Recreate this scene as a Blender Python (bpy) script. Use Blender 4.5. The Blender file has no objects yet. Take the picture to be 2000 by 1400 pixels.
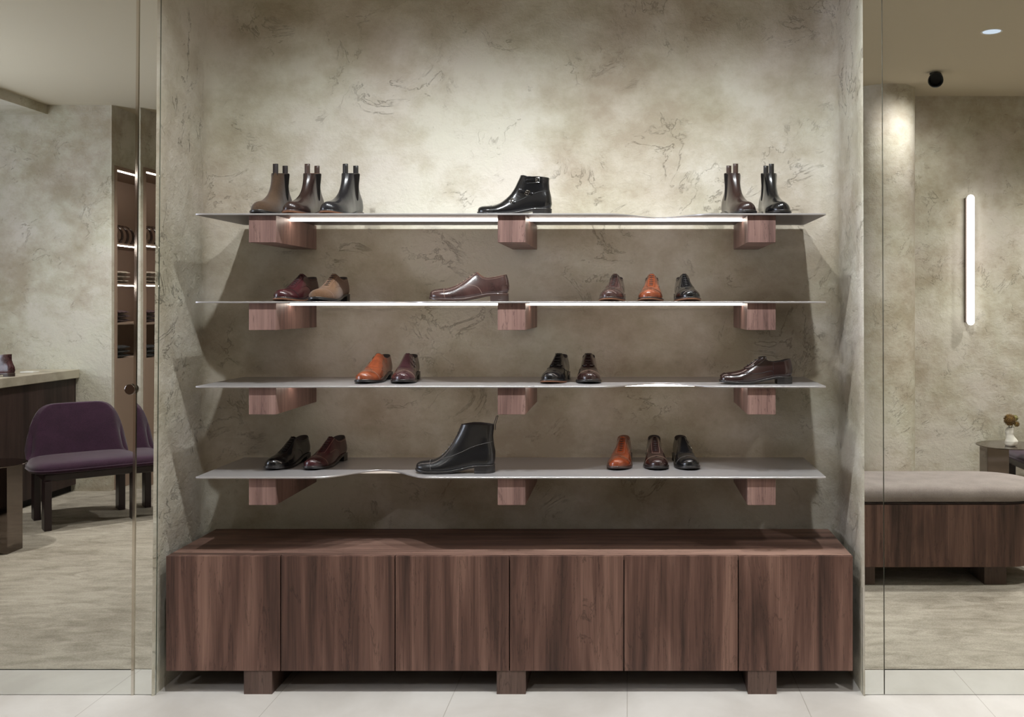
import bpy, bmesh, math, random
from mathutils import Vector, Matrix, Euler
PI = math.pi
random.seed(4)
SC = bpy.context.scene
COL = SC.collection

# ------------------------------------------------------------------ camera, world, lights, exposure
F = 1870.0            # focal length in pixels of the 2000 px wide frame
VX, VY = 1225.0, 594.0
EYE = 1.524
cd = bpy.data.cameras.new('camera'); cam = bpy.data.objects.new('camera', cd); COL.objects.link(cam)
cd.sensor_width = 36.0; cd.sensor_fit = 'HORIZONTAL'; cd.lens = 36.0 * F / 2000.0
cd.shift_x = (1000.0 - VX) / 2000.0; cd.shift_y = (VY - 700.0) / 2000.0
cam.location = (0, 0, EYE); cam.rotation_euler = (PI/2, 0, 0)
cd.clip_start = 0.02
SC.camera = cam

w = bpy.data.worlds.new('world'); SC.world = w; w.use_nodes = True
w.node_tree.nodes['Background'].inputs[0].default_value = (0.78, 0.85, 1.0, 1)
w.node_tree.nodes['Background'].inputs[1].default_value = 6.0
SC.view_settings.view_transform = 'Standard'; SC.view_settings.look = 'None'
SC.view_settings.gamma = 1.0; SC.view_settings.use_curve_mapping = False
SC.view_settings.exposure = 0.4

CEIL = 3.147
DM = 3.735            # mirror plane
def lamp(kind, loc, target, energy, color=(1, .98, .965), size=.03, angle=70, blend=.5):
    d = bpy.data.lights.new('light', kind); o = bpy.data.objects.new('light', d); COL.objects.link(o)
    d.energy = energy; d.color = color
    if kind == 'SPOT': d.shadow_soft_size = size; d.spot_size = math.radians(angle); d.spot_blend = blend
    else: d.shape = 'DISK'; d.size = size
    o.location = loc
    o.rotation_euler = (Vector(target) - Vector(loc)).to_track_quat('-Z', 'Y').to_euler()
    return o
# niche spots in the ceiling, in front of the shelves
NICHE_SPOTS = [(-1.26, 2.80), (-.62, 2.80), (.02, 2.80), (.64, 2.80)]
for x, y in NICHE_SPOTS:
    lamp('SPOT', (x, y, CEIL-.02), (x, 3.85, .75), 82, color=(.94, .985, 1.), size=.022, angle=108, blend=1.)
# room downlights: only the first is seen, the others are added fill lamps
ROOM_AND_FILL_SPOTS = [(2.17, 1.77), (-4.1, 2.3), (-3.4, .3), (-1.2, .4), (3.6, .9), (3.0, 2.75)]
for x, y in ROOM_AND_FILL_SPOTS:
    lamp('SPOT', (x, y, CEIL-.02), (x, y, 0), 182, size=.05, angle=130, blend=1.)
lamp('SPOT', (2.16, .84, CEIL-.13), (1.98, .36, 2.1), 25, size=.03, angle=140, blend=.9)

# ------------------------------------------------------------------ node helpers
def mat(name):
    m = bpy.data.materials.new(name); m.use_nodes = True
    return m, m.node_tree.nodes, m.node_tree.links, m.node_tree.nodes['Principled BSDF']
def srgb(r, g, b):
    f = lambda c: (c/255/12.92) if c/255 <= .04045 else ((c/255+.055)/1.055)**2.4
    return (f(r), f(g), f(b), 1)
def simple(name, rgb, rough=.5, metal=0., coat=0., sheen=0., spec=.5):
    m, N, L, P = mat(name)
    P.inputs['Base Color'].default_value = srgb(*rgb); P.inputs['Roughness'].default_value = rough
    P.inputs['Metallic'].default_value = metal; P.inputs['Coat Weight'].default_value = coat
    P.inputs['Coat Roughness'].default_value = .06
    P.inputs['Sheen Weight'].default_value = sheen; P.inputs['Specular IOR Level'].default_value = spec
    return m
def nd(N, t, **kw):
    n = N.new(t)
    for k, v in kw.items(): setattr(n, k, v)
    return n
def noise(N, L, vec, scale, detail=6, rough=.55, dist=0.):
    n = N.new('ShaderNodeTexNoise'); n.inputs['Scale'].default_value = scale; n.inputs['Detail'].default_value = detail
    n.inputs['Roughness'].default_value = rough; n.inputs['Distortion'].default_value = dist
    L.new(vec, n.inputs['Vector']); return n
def ramp(N, L, fac, stops):
    r = N.new('ShaderNodeValToRGB'); L.new(fac, r.inputs[0])
    e = r.color_ramp.elements
    while len(e) > 1: e.remove(e[0])
    e[0].position = stops[0][0]; e[0].color = stops[0][1]
    for p, c in stops[1:]:
        q = e.new(p); q.color = c
    return r
def mapping(N, L, scale=(1,1,1), obj_random=False, src='Object'):
    tc = N.new('ShaderNodeTexCoord'); mp = N.new('ShaderNodeMapping'); mp.inputs['Scale'].default_value = scale
    if obj_random:
        oi = N.new('ShaderNodeObjectInfo'); ad = N.new('ShaderNodeVectorMath'); ad.operation = 'MULTIPLY_ADD'
        ad.inputs[1].default_value = (37, 53, 71)
        L.new(oi.outputs['Random'], ad.inputs[0]); L.new(tc.outputs[src], ad.inputs[2])
        L.new(ad.outputs[0], mp.inputs[0])
    else: L.new(tc.outputs[src], mp.inputs[0])
    return mp.outputs[0]
def mix(N, L, fac, a, b, blend='MIX'):
    n = N.new('ShaderNodeMix'); n.data_type = 'RGBA'; n.blend_type = blend
    if isinstance(fac, (int, float)): n.inputs[0].default_value = fac
    else: L.new(fac, n.inputs[0])
    for s, v in ((6, a), (7, b)):
        if isinstance(v, tuple): n.inputs[s].default_value = v
        else: L.new(v, n.inputs[s])
    return n.outputs[2]
def mathn(N, L, op, a, b=0.):
    n = N.new('ShaderNodeMath'); n.operation = op
    for s, v in ((0, a), (1, b)):
        if isinstance(v, (int, float)): n.inputs[s].default_value = v
        else: L.new(v, n.inputs[s])
    return n.outputs[0]

def plaster(name, light, dark, bump=.6, crack=1.15):
    m, N, L, P = mat(name)
    v = mapping(N, L)
    n1 = noise(N, L, v, 1.3, 5, .55, .1); n2 = noise(N, L, mapping(N, L, (1, 1, 1.2)), 5.6, 13, .68, 0.)
    s = mathn(N, L, 'ADD', mathn(N, L, 'MULTIPLY', n1.outputs[0], .6), mathn(N, L, 'MULTIPLY', n2.outputs[0], .4))
    col = ramp(N, L, s, [(.40, srgb(*dark)), (.49, srgb(*[int(.45*a+.55*b) for a, b in zip(dark, light)])), (.565, srgb(*light))]).outputs[0]
    # olive and pinkish drifts of the pigment
    n3 = noise(N, L, v, 2.3, 4, .5, .3)
    tint = ramp(N, L, n3.outputs[0], [(.35, (1, .97, .97, 1)), (.65, (.985, 1, .95, 1))]).outputs[0]
    col = mix(N, L, 1., col, tint, 'MULTIPLY')
    # scratchy trowel tears: ridged noise masked by patches
    wv = mapping(N, L, (1, 1, 1.15))
    rn = noise(N, L, wv, 3.6, 9, .66, .9)
    rd = mathn(N, L, 'ABSOLUTE', mathn(N, L, 'SUBTRACT', rn.outputs[0], .5))
    line = ramp(N, L, rd, [(.0, (1, 1, 1, 1)), (.009, (0, 0, 0, 1))]).outputs[0]
    pm = noise(N, L, v, 3.1, 5, .7, .4)
    pmask = ramp(N, L, pm.outputs[0], [(.51, (0, 0, 0, 1)), (.60, (1, 1, 1, 1))]).outputs[0]
    lm = mathn(N, L, 'MULTIPLY', line, pmask)
    pit = noise(N, L, v, 62, 3, .6, .6)
    pits = ramp(N, L, pit.outputs[0], [(.69, (0, 0, 0, 1)), (.73, (1, 1, 1, 1))]).outputs[0]
    pitm = mathn(N, L, 'MULTIPLY', pits, pmask)
    allm = mathn(N, L, 'MINIMUM', mathn(N, L, 'ADD', lm, mathn(N, L, 'MULTIPLY', pitm, .6)), 1.)
    col = mix(N, L, mathn(N, L, 'MULTIPLY', allm, .34*crack), col, srgb(84, 74, 58))
    L.new(col, P.inputs['Base Color'])
    P.inputs['Roughness'].default_value = .72; P.inputs['Specular IOR Level'].default_value = .3
    h = mathn(N, L, 'ADD', mathn(N, L, 'MULTIPLY', n2.outputs[0], 1.1), mathn(N, L, 'MULTIPLY', noise(N, L, v, 16, 8, .7, 1.).outputs[0], .35))
    h = mathn(N, L, 'SUBTRACT', h, mathn(N, L, 'MULTIPLY', allm, .22*crack))
    b = N.new('ShaderNodeBump'); b.inputs['Strength'].default_value = bump; b.inputs['Distance'].default_value = .02
    L.new(h, b.inputs['Height']); L.new(b.outputs[0], P.inputs['Normal'])
    return m

def walnut(name, dark=(46, 32, 27), mid=(92, 66, 57), light=(132, 101, 88), horizontal=False, rough=.45):
    m, N, L, P = mat(name)
    sc = (.7, 14, 14) if horizontal else (13, 13, .55)
    v = mapping(N, L, sc, True)
    wide = mapping(N, L, (.25, 3.2, 3.2) if horizontal else (3.4, 3.4, .28), True)
    a = noise(N, L, wide, 2.1, 5, .55, .9); b = noise(N, L, v, 1.6, 8, .62, .7)
    s = mathn(N, L, 'ADD', mathn(N, L, 'MULTIPLY', a.outputs[0], .55), mathn(N, L, 'MULTIPLY', b.outputs[0], .45))
    col = ramp(N, L, s, [(.36, srgb(*dark)), (.49, srgb(*mid)), (.64, srgb(*light))]).outputs[0]
    fine = mapping(N, L, (2, 150, 150) if horizontal else (150, 150, 2.), True)
    f = noise(N, L, fine, 1.5, 4, .6)
    col = mix(N, L, .55, col, ramp(N, L, f.outputs[0], [(.3, (.55, .55, .55, 1)), (.6, (1, 1, 1, 1))]).outputs[0], 'MULTIPLY')
    # dark figure veins
    vn = noise(N, L, wide, 3.0, 7, .6, 2.4)
    vd = mathn(N, L, 'ABSOLUTE', mathn(N, L, 'SUBTRACT', vn.outputs[0], .5))
    vm = ramp(N, L, vd, [(0, (.5, .5, .5, 1)), (.012, (0, 0, 0, 1))]).outputs[0]
    col = mix(N, L, vm, col, srgb(30, 20, 17))
    L.new(col, P.inputs['Base Color']); P.inputs['Roughness'].default_value = rough
    P.inputs['Specular IOR Level'].default_value = .35
    bp = N.new('ShaderNodeBump'); bp.inputs['Strength'].default_value = .12; bp.inputs['Distance'].default_value = .002
    L.new(f.outputs[0], bp.inputs['Height']); L.new(bp.outputs[0], P.inputs['Normal'])
    return m

def leather(name, rgb, rough=.27, coat=.28, grain=.08, gs=420):
    m, N, L, P = mat(name)
    v = mapping(N, L)
    n = noise(N, L, v, 22, 4, .6)
    dk = tuple(int(c*.72) for c in rgb)
    L.new(ramp(N, L, n.outputs[0], [(.3, srgb(*dk)), (.62, srgb(*rgb))]).outputs[0], P.inputs['Base Color'])
    P.inputs['Roughness'].default_value = rough; P.inputs['Coat Weight'].default_value = coat
    P.inputs['Coat Roughness'].default_value = .12
    b = N.new('ShaderNodeBump'); b.inputs['Strength'].default_value = grain; b.inputs['Distance'].default_value = .001
    L.new(noise(N, L, v, gs, 2, .5).outputs[0], b.inputs['Height']); L.new(b.outputs[0], P.inputs['Normal'])
    return m
def cloth(name, rgb, rgb2, scale=300, bump=.3, sheen=.3):
    m, N, L, P = mat(name)
    v = mapping(N, L)
    n = noise(N, L, v, scale, 3, .6); n2 = noise(N, L, v, 9, 5, .6)
    s = mathn(N, L, 'ADD', mathn(N, L, 'MULTIPLY', n.outputs[0], .6), mathn(N, L, 'MULTIPLY', n2.outputs[0], .4))
    L.new(ramp(N, L, s, [(.36, srgb(*rgb2)), (.62, srgb(*rgb))]).outputs[0], P.inputs['Base Color'])
    P.inputs['Roughness'].default_value = .95; P.inputs['Sheen Weight'].default_value = sheen
    P.inputs['Specular IOR Level'].default_value = .15
    b = N.new('ShaderNodeBump'); b.inputs['Strength'].default_value = bump; b.inputs['Distance'].default_value = .001
    L.new(n.outputs[0], b.inputs['Height']); L.new(b.outputs[0], P.inputs['Normal'])
    return m
def emit(name, rgb, strength):
    m, N, L, P = mat(name)
    P.inputs['Base Color'].default_value = (0, 0, 0, 1)
    P.inputs['Emission Color'].default_value = (*rgb, 1); P.inputs['Emission Strength'].default_value = strength
    return m

M = {}
M['plaster'] = plaster('plaster', (203, 198, 187), (168, 158, 140))
M['plaster_rough'] = plaster('plaster_rough', (203, 198, 187), (172, 163, 146), bump=.8, crack=1.3)
M['ceiling'] = simple('ceiling_paint', (198, 188, 168), .8, spec=.2)
M['walnut'] = walnut('walnut'); M['walnut_top'] = walnut('walnut_top', (76, 55, 47), (122, 93, 81), (154, 122, 107), horizontal=True, rough=.6)
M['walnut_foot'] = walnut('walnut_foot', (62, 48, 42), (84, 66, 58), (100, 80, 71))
M['walnut_arm'] = walnut('walnut_arm', (92, 70, 65), (128, 100, 93), (154, 124, 115))
M['walnut_dark'] = walnut('walnut_dark', (34, 25, 24), (54, 40, 38), (72, 55, 51))
M['black_gap'] = simple('black_gap', (14, 11, 10), .8)
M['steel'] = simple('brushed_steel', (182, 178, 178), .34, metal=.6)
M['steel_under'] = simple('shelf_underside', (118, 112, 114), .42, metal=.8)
M['chrome'] = simple('chrome', (205, 200, 190), .07, metal=1.)
M['smoked_steel'] = simple('smoked_steel', (120, 110, 104), .05, metal=1.)
M['mirror'] = simple('mirror_silver', (226, 228, 224), 0.0, metal=1.)
M['glass_edge'] = simple('glass_edge', (52, 66, 56), .15, metal=.0, coat=.6)
LED = [emit('led_diffuser', (1., .86, .74), e) for e in (10.5, 10.5, 8.5, .5)]
M['tube'] = emit('tube_diffuser', (1., .95, .95), 4.)
M['spot_glass'] = emit('spot_glass', (.72, .83, 1.), .8)
M['niche_led'] = emit('niche_led', (1., .9, .85), 14.0)
M['black_metal'] = simple('black_metal', (12, 12, 12), .6)
M['white_paint'] = simple('white_paint', (215, 212, 205), .5)
M['niche_panel'] = simple('niche_panel', (150, 128, 112), .7)
M['stone'] = plaster('stone_top', (176, 168, 154), (140, 132, 118), bump=.05, crack=.4)
M['ceramic'] = simple('white_ceramic', (222, 218, 208), .35)
M['purple'] = cloth('purple_wool', (60, 34, 54), (40, 20, 36), 260, .3, .3)
M['dark_wood'] = simple('dark_stained_wood', (34, 20, 22), .35)
M['bench_fabric'] = cloth('bench_linen', (150, 140, 134), (122, 111, 106), 320, .35, .2)
M['cream_knit'] = cloth('cream_knit', (170, 155, 138), (120, 105, 92), 200, .5)
M['red_knit'] = cloth('red_knit', (58, 14, 20), (36, 8, 12), 200, .5)
M['black_knit'] = cloth('black_knit', (24, 22, 24), (12, 10, 12), 200, .5)
M['dried'] = cloth('dried_flower', (150, 118, 62), (86, 62, 32), 260, .6)
M['dried_leaf'] = simple('dried_leaf', (140, 134, 84), .8)
M['stem'] = simple('dried_stem', (58, 44, 28), .8)

m, N, L, P = mat('floor_tile')            # tile band by the wall, joints every .68 m
tc = nd(N, 'ShaderNodeTexCoord'); sx = nd(N, 'ShaderNodeSeparateXYZ'); L.new(tc.outputs['Object'], sx.inputs[0])
fr = mathn(N, L, 'FRACT', mathn(N, L, 'ADD', mathn(N, L, 'DIVIDE', sx.outputs[0], .68), 100.5))
jd = mathn(N, L, 'ABSOLUTE', mathn(N, L, 'SUBTRACT', fr, .5))
jm = mathn(N, L, 'LESS_THAN', jd, .0022)
vv = tc.outputs['Object']
n = noise(N, L, vv, 2.2, 6, .6, .4)
c = ramp(N, L, n.outputs[0], [(.35, srgb(174, 168, 161)), (.65, srgb(192, 187, 181))]).outputs[0]
L.new(mix(N, L, mathn(N, L, 'MULTIPLY', jm, .55), c, srgb(120, 112, 100)), P.inputs['Base Color'])
P.inputs['Roughness'].default_value = .45; M['tile'] = m

m, N, L, P = mat('carpet')
v = mapping(N, L, (1, 2.6, 1)); v2 = mapping(N, L)
n1 = noise(N, L, v, 5, 7, .65, .8); n2 = noise(N, L, v2, 160, 3, .7); n3 = noise(N, L, v2, 1.4, 4, .55)
s = mathn(N, L, 'ADD', mathn(N, L, 'MULTIPLY', n1.outputs[0], .45), mathn(N, L, 'ADD', mathn(N, L, 'MULTIPLY', n2.outputs[0], .3), mathn(N, L, 'MULTIPLY', n3.outputs[0], .25)))
L.new(ramp(N, L, s, [(.36, srgb(118, 109, 97)), (.62, srgb(176, 168, 155))]).outputs[0], P.inputs['Base Color'])
P.inputs['Roughness'].default_value = .95; P.inputs['Specular IOR Level'].default_value = .1
b = N.new('ShaderNodeBump'); b.inputs['Strength'].default_value = .5; b.inputs['Distance'].default_value = .006
L.new(s, b.inputs['Height']); L.new(b.outputs[0], P.inputs['Normal']); M['carpet'] = m

# ------------------------------------------------------------------ object helpers
def finish(name, bm, m, parent=None, smooth=True, angle=40, bevel=0., subsurf=0):
    me = bpy.data.meshes.new(name)
    bmesh.ops.recalc_face_normals(bm, faces=bm.faces)
    bm.to_mesh(me); bm.free()
    ms = m if isinstance(m, (list, tuple)) else [m]
    for q in ms: me.materials.append(q)
    if smooth:
        for p in me.polygons: p.use_smooth = True
        try: me.set_sharp_from_angle(angle=math.radians(angle))
        except Exception: pass
    o = bpy.data.objects.new(name, me); COL.objects.link(o)
    if parent: o.parent = parent
    if bevel:
        md = o.modifiers.new('bevel', 'BEVEL'); md.width = bevel; md.segments = 2; md.limit_method = 'ANGLE'; md.angle_limit = math.radians(40)
    if subsurf:
        md = o.modifiers.new('subdivision', 'SUBSURF'); md.levels = subsurf; md.render_levels = subsurf
    return o
def tag(o, label, cat, group=None):
    o['label'] = label; o['category'] = cat
    if group: o['group'] = group
    return o
def thing(name, label, cat, loc=(0, 0, 0), rz=0., group=None):
    o = bpy.data.objects.new(name, None); COL.objects.link(o); o.location = loc; o.rotation_euler = (0, 0, rz)
    o.empty_display_size = .05
    return tag(o, label, cat, group)
def struct(o): o['kind'] = 'structure'; return o
def box(bm, x0, x1, y0, y1, z0, z1, mi=0):
    vs = [bm.verts.new((x, y, z)) for x in (x0, x1) for y in (y0, y1) for z in (z0, z1)]
    for f in ((0,1,3,2), (4,6,7,5), (0,4,5,1), (2,3,7,6), (0,2,6,4), (1,5,7,3)):
        fc = bm.faces.new([vs[i] for i in f]); fc.material_index = mi
    return vs
def boxobj(name, x0, x1, y0, y1, z0, z1, m, parent=None, bevel=0.):
    bm = bmesh.new(); box(bm, x0, x1, y0, y1, z0, z1); return finish(name, bm, m, parent, False, bevel=bevel)
def prism(bm, pts, z0, z1):
    lo = [bm.verts.new((x, y, z0)) for x, y in pts]; hi = [bm.verts.new((x, y, z1)) for x, y in pts]
    n = len(pts)
    for i in range(n): bm.faces.new([lo[i], lo[(i+1) % n], hi[(i+1) % n], hi[i]])
    bm.faces.new(hi); bm.faces.new(lo[::-1])
def grid(bm, rows, closed=False, mi=0):
    V = [[bm.verts.new(p) for p in r] for r in rows]
    for a, b in zip(V, V[1:]):
        n = len(a); rng = range(n) if closed else range(n-1)
        for i in rng:
            q = [a[i], a[(i+1) % n], b[(i+1) % n], b[i]]
            f = bm.faces.new(q); f.material_index = mi
    return V
def tube(bm, pts, r, seg=6, closed=False, caps=True):
    pts = [Vector(p) for p in pts]; n = len(pts); rings = []
    up = Vector((.13, .21, .97)).normalized()
    for i, p in enumerate(pts):
        if closed: t = pts[(i+1) % n] - pts[i-1]
        else: t = pts[min(i+1, n-1)] - pts[max(i-1, 0)]
        t.normalize(); u = t.cross(up)
        if u.length < .05: u = t.cross(Vector((1, 0, 0)))
        u.normalize(); v = t.cross(u); rr = r[i] if isinstance(r, (list, tuple)) else r
        rings.append([p + u*rr*math.cos(2*PI*k/seg) + v*rr*math.sin(2*PI*k/seg) for k in range(seg)])
    if closed: rings.append(rings[0])
    V = grid(bm, rings, True)
    if caps and not closed: bm.faces.new(V[0]); bm.faces.new(V[-1][::-1])
def lathe(bm, prof, seg=32, c=(0, 0)):
    rows = [[(c[0]+r*math.cos(2*PI*k/seg), c[1]+r*math.sin(2*PI*k/seg), z) for k in range(seg)] for r, z in prof]
    V = grid(bm, rows, True); bm.faces.new(V[0]); bm.faces.new(V[-1][::-1])
def dup(root, **kw):
    r = root.copy(); COL.objects.link(r)
    for ch in list(root.children):
        c = ch.copy(); COL.objects.link(c); c.parent = r
        for g in list(ch.children):
            d = g.copy(); COL.objects.link(d); d.parent = c
    return r
def X(px, d): return (px - VX) * d / F
def Z(py, d): return EYE - (py - VY) * d / F
def ss(a, b, x):
    t = max(0., min(1., (x-a)/(b-a))); return t*t*(3-2*t)
def interp(tab, x):
    if x <= tab[0][0]: return tab[0][1]
    for (a, va), (b, vb) in zip(tab, tab[1:]):
        if x <= b: return va + (vb-va)*(x-a)/(b-a)
    return tab[-1][1]

# ------------------------------------------------------------------ the room
WY = 4.222                                    # back wall of the niche
XL, XR = -1.835, .915                         # niche sides (middle height)
def xl(z): return -1.843 + .024*z/2.86
def xr(z): return .919 - .010*z/2.86
R = .10
def niche():
    zs = [i*.12 for i in range(28)]
    zs = [min(z, CEIL+.02) for z in zs]
    def ring(fn, z): return [(x, y, z) for x, y in fn(z)]
    def left(z):
        a = xl(z); return [(a - .006, 3.722), (a, 3.730)] + [(a, 3.73+(WY-R-3.73)*k/6) for k in range(1, 7)]
    def back(z):
        a, b = xl(z), xr(z); p = []
        for k in range(9): t = PI - k*PI/16; p.append((a+R+R*math.cos(t), WY-R+R*math.sin(t)))
        for k in range(1, 24): p.append((a+R+(b-a-2*R)*k/24, WY))
        for k in range(9): t = PI/2 - k*PI/16; p.append((b-R+R*math.cos(t), WY-R+R*math.sin(t)))
        return p
    def right(z):
        b = xr(z); return [(b, WY-R-(WY-R-3.73)*k/6) for k in range(0, 6)] + [(b, 3.730), (b+.006, 3.722)]
    for nm, fn, mt in (('wall_left', left, M['plaster_rough']), ('wall_back', back, M['plaster']), ('wall_right', right, M['plaster_rough'])):
        bm = bmesh.new(); rows = [ring(fn, z) for z in zs]; grid(bm, rows)
        o = finish(nm, bm, mt, None, True, 60); struct(o)
niche()
# wall carrying the mirrors
struct(boxobj('wall_mirror_left', -5.7, -1.85, 3.745, 4.0, 0, CEIL, M['plaster']))
struct(boxobj('wall_mirror_right', .927, 4.6, 3.745, 4.0, 0, CEIL, M['plaster']))
# floor: tile band and carpet
bm = bmesh.new(); box(bm, -5.7, 4.6, 3.478, 4.4, -.05, 0); struct(finish('floor', bm, M['tile'], None, False))
bm = bmesh.new(); box(bm, -5.7, 4.6, -4.5, 3.478, -.05, 0.002); struct(finish('floor_carpet', bm, M['carpet'], None, False))
struct(boxobj('ceiling', -5.7, 4.6, -4.5, 4.4, CEIL, CEIL+.1, M['ceiling']))
# rear walls, seen in the mirrors
FY = DM*2 - 7.80                               # far left wall
struct(boxobj('wall_far_left', -5.7, -4.2, FY-.04, FY, 0, CEIL, M['plaster']))
bm = bmesh.new()                               # side wall with a display recess
a0, a1 = DM*2-7.84, DM*2-9.0                   # recess from a0 back to a1
box(bm, -4.6, -4.2, a1, FY-.04, 2.662, CEIL)
box(bm, -4.6, -4.2, -4.5, FY-1.20, 0, CEIL)
struct(finish('wall_side_left', bm, M['plaster'], None, False))
struct(boxobj('wall_soffit', -5.7, -4.72, FY, 3.7, 3.07, CEIL, M['plaster']))
bm = bmesh.new()
box(bm, 2.0, 4.6, -.25, 0, 0, CEIL)
struct(finish('wall_far_right', bm, M['plaster'], None, False))
bm = bmesh.new()                               # rounded wall end
pts = [(1.94+.24*math.cos(t), .18+.24*math.sin(t)) for t in [i*2*PI/64 for i in range(64)]]
prism(bm, pts, 0, CEIL); struct(finish('wall_pillar', bm, M['plaster'], None, True, 60))
struct(boxobj('wall_end_right', 4.6, 4.8, -.25, 4.0, 0, CEIL, M['plaster']))
bm = bmesh.new()                               # left outer wall with a shop window opening
box(bm, -5.9, -5.7, -.6, .9, 0, CEIL); box(bm, -5.9, -5.7, 3.0, 4.0, 0, CEIL); box(bm, -5.9, -5.7, .9, 3.0, 2.7, CEIL)
struct(finish('wall_window_side', bm, M['plaster'], None, False))

struct(boxobj('wall_rear', -5.9, 4.8, -4.7, -4.5, 0, CEIL, M['plaster']))
struct(boxobj('wall_closing', 4.6, 4.8, -4.5, -.25, 0, CEIL, M['plaster']))

# ------------------------------------------------------------------ mirrors
def mirror_panel(name, label, pxb, pxt, z0, z1, d=DM, parent=None, yaw=0., cat='mirror', group=None, th=.006):
    # pxb: pixel x range at the foot, pxt: at the top of the frame (slightly leaning edges)
    def xx(pb, pt, z): return X(pb + (pt-pb)*z/2.71, d)
    bm = bmesh.new(); vs = []
    xc = .5*(X(pxb[0], d)+X(pxb[1], d))
    cs = [(xx(pxb[0], pxt[0], z0), z0), (xx(pxb[1], pxt[1], z0), z0), (xx(pxb[1], pxt[1], z1), z1), (xx(pxb[0], pxt[0], z1), z1)]
    f = [bm.verts.new((x-xc, 0, z)) for x, z in cs]; bk = [bm.verts.new((x-xc, th, z)) for x, z in cs]
    bm.faces.new(f).material_index = 0; bm.faces.new(bk[::-1]).material_index = 1
    for i in range(4): bm.faces.new([f[i], f[(i+1) % 4], bk[(i+1) % 4], bk[i]]).material_index = 1
    o = finish(name, bm, [M['mirror'], M['glass_edge']], None, False)
    o.location = (xc, d, 0); o.rotation_euler = (0, 0, yaw)
    return tag(o, label, cat, group)
HT = CEIL-.004
mirror_panel('tall_mirror', 'tall wide frameless mirror at far left showing the purple chair and counter', (-300, 257.5), (-290, 268.0), .101, HT, d=DM)
mirror_panel('tall_mirror', 'narrow mirror strip between the wide left mirror and the plaster alcove', (260.6, 304), (272, 314.5), .002, HT, yaw=-.0224, d=DM)
mirror_panel('low_mirror', 'low mirror plinth strip under the wide left mirror', (-300, 257.5), (-300, 257.5), .002, .0975)
mirror_panel('tall_mirror', 'narrow mirror strip just right of the plaster alcove', (1685, 1726.2), (1681, 1721.5), .002, HT)
mirror_panel('tall_mirror', 'tall wide frameless mirror at far right showing the bench and tube lamp', (1728.2, 2400), (1723.3, 2400), .101, HT)
mirror_panel('low_mirror', 'low mirror plinth strip under the wide right mirror', (1728.2, 2400), (1728.2, 2400), .002, .0975)
# polished steel edge trim and round catch on the wide left mirror
bm = bmesh.new()
vs = []
for z in (0.0, HT):
    c = X(259.2 + 10.8*z/2.71, DM)
    vs.append([(c-.005, DM-.004, z), (c+.005, DM-.004, z), (c+.005, DM+.004, z), (c-.005, DM+.004, z)])
V = grid(bm, vs, True); bm.faces.new(V[0]); bm.faces.new(V[1])
et = tag(finish('edge_trim', bm, M['chrome'], None, False), 'slim polished metal edge between the two left mirrors', 'trim')
bm = bmesh.new()
zc = Z(760, DM)
lathe(bm, [(.0, 0), (.0195, 0), (.021, .002), (.021, .008), (.019, .010), (0.0001, .010)], 32)
o = finish('mirror_catch', bm, M['smoked_steel'], None, True, 40); o.rotation_euler = (PI/2, 0, 0); o.location = (X(257, DM), DM-.0045, zc)
tag(o, 'small round dark metal catch on the left mirror edge', 'catch')

# ------------------------------------------------------------------ cabinet
CF = 3.74
cab = thing('storage_cabinet', 'long low walnut cabinet with six flat doors on short feet below the shelves', 'cabinet', (X(995, CF), 3.95, 0))
ox, oy = cab.location.x, cab.location.y
cx0, cx1 = X(324.5, CF), X(1665.5, CF)
ztop = Z(1086, CF); zbot = Z(1310, CF)
def local(o): o.location = (-ox, -oy, 0); return o
local(boxobj('body', cx0+.004, cx1-.004, CF+.021, 4.19, zbot+.004, ztop-.021, M['walnut_dark'], cab))
local(boxobj('top', cx0, cx1, CF+.0194, 4.195, ztop-.0205, ztop, M['walnut_top'], cab, bevel=.0012))
dw = (cx1-cx0)/6
for i in range(6):
    a, b = cx0+i*dw, cx0+(i+1)*dw
    local(boxobj('door', a+(.0022 if i else 0), b-(.0022 if i < 5 else 0), CF-.0004, CF+.019, zbot, ztop, M['walnut'], cab, bevel=.0008))
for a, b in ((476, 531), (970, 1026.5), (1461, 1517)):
    local(boxobj('foot', X(a, CF), X(b, CF), CF+.002, 4.12, 0.0, zbot, M['walnut_foot'], cab))

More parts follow.
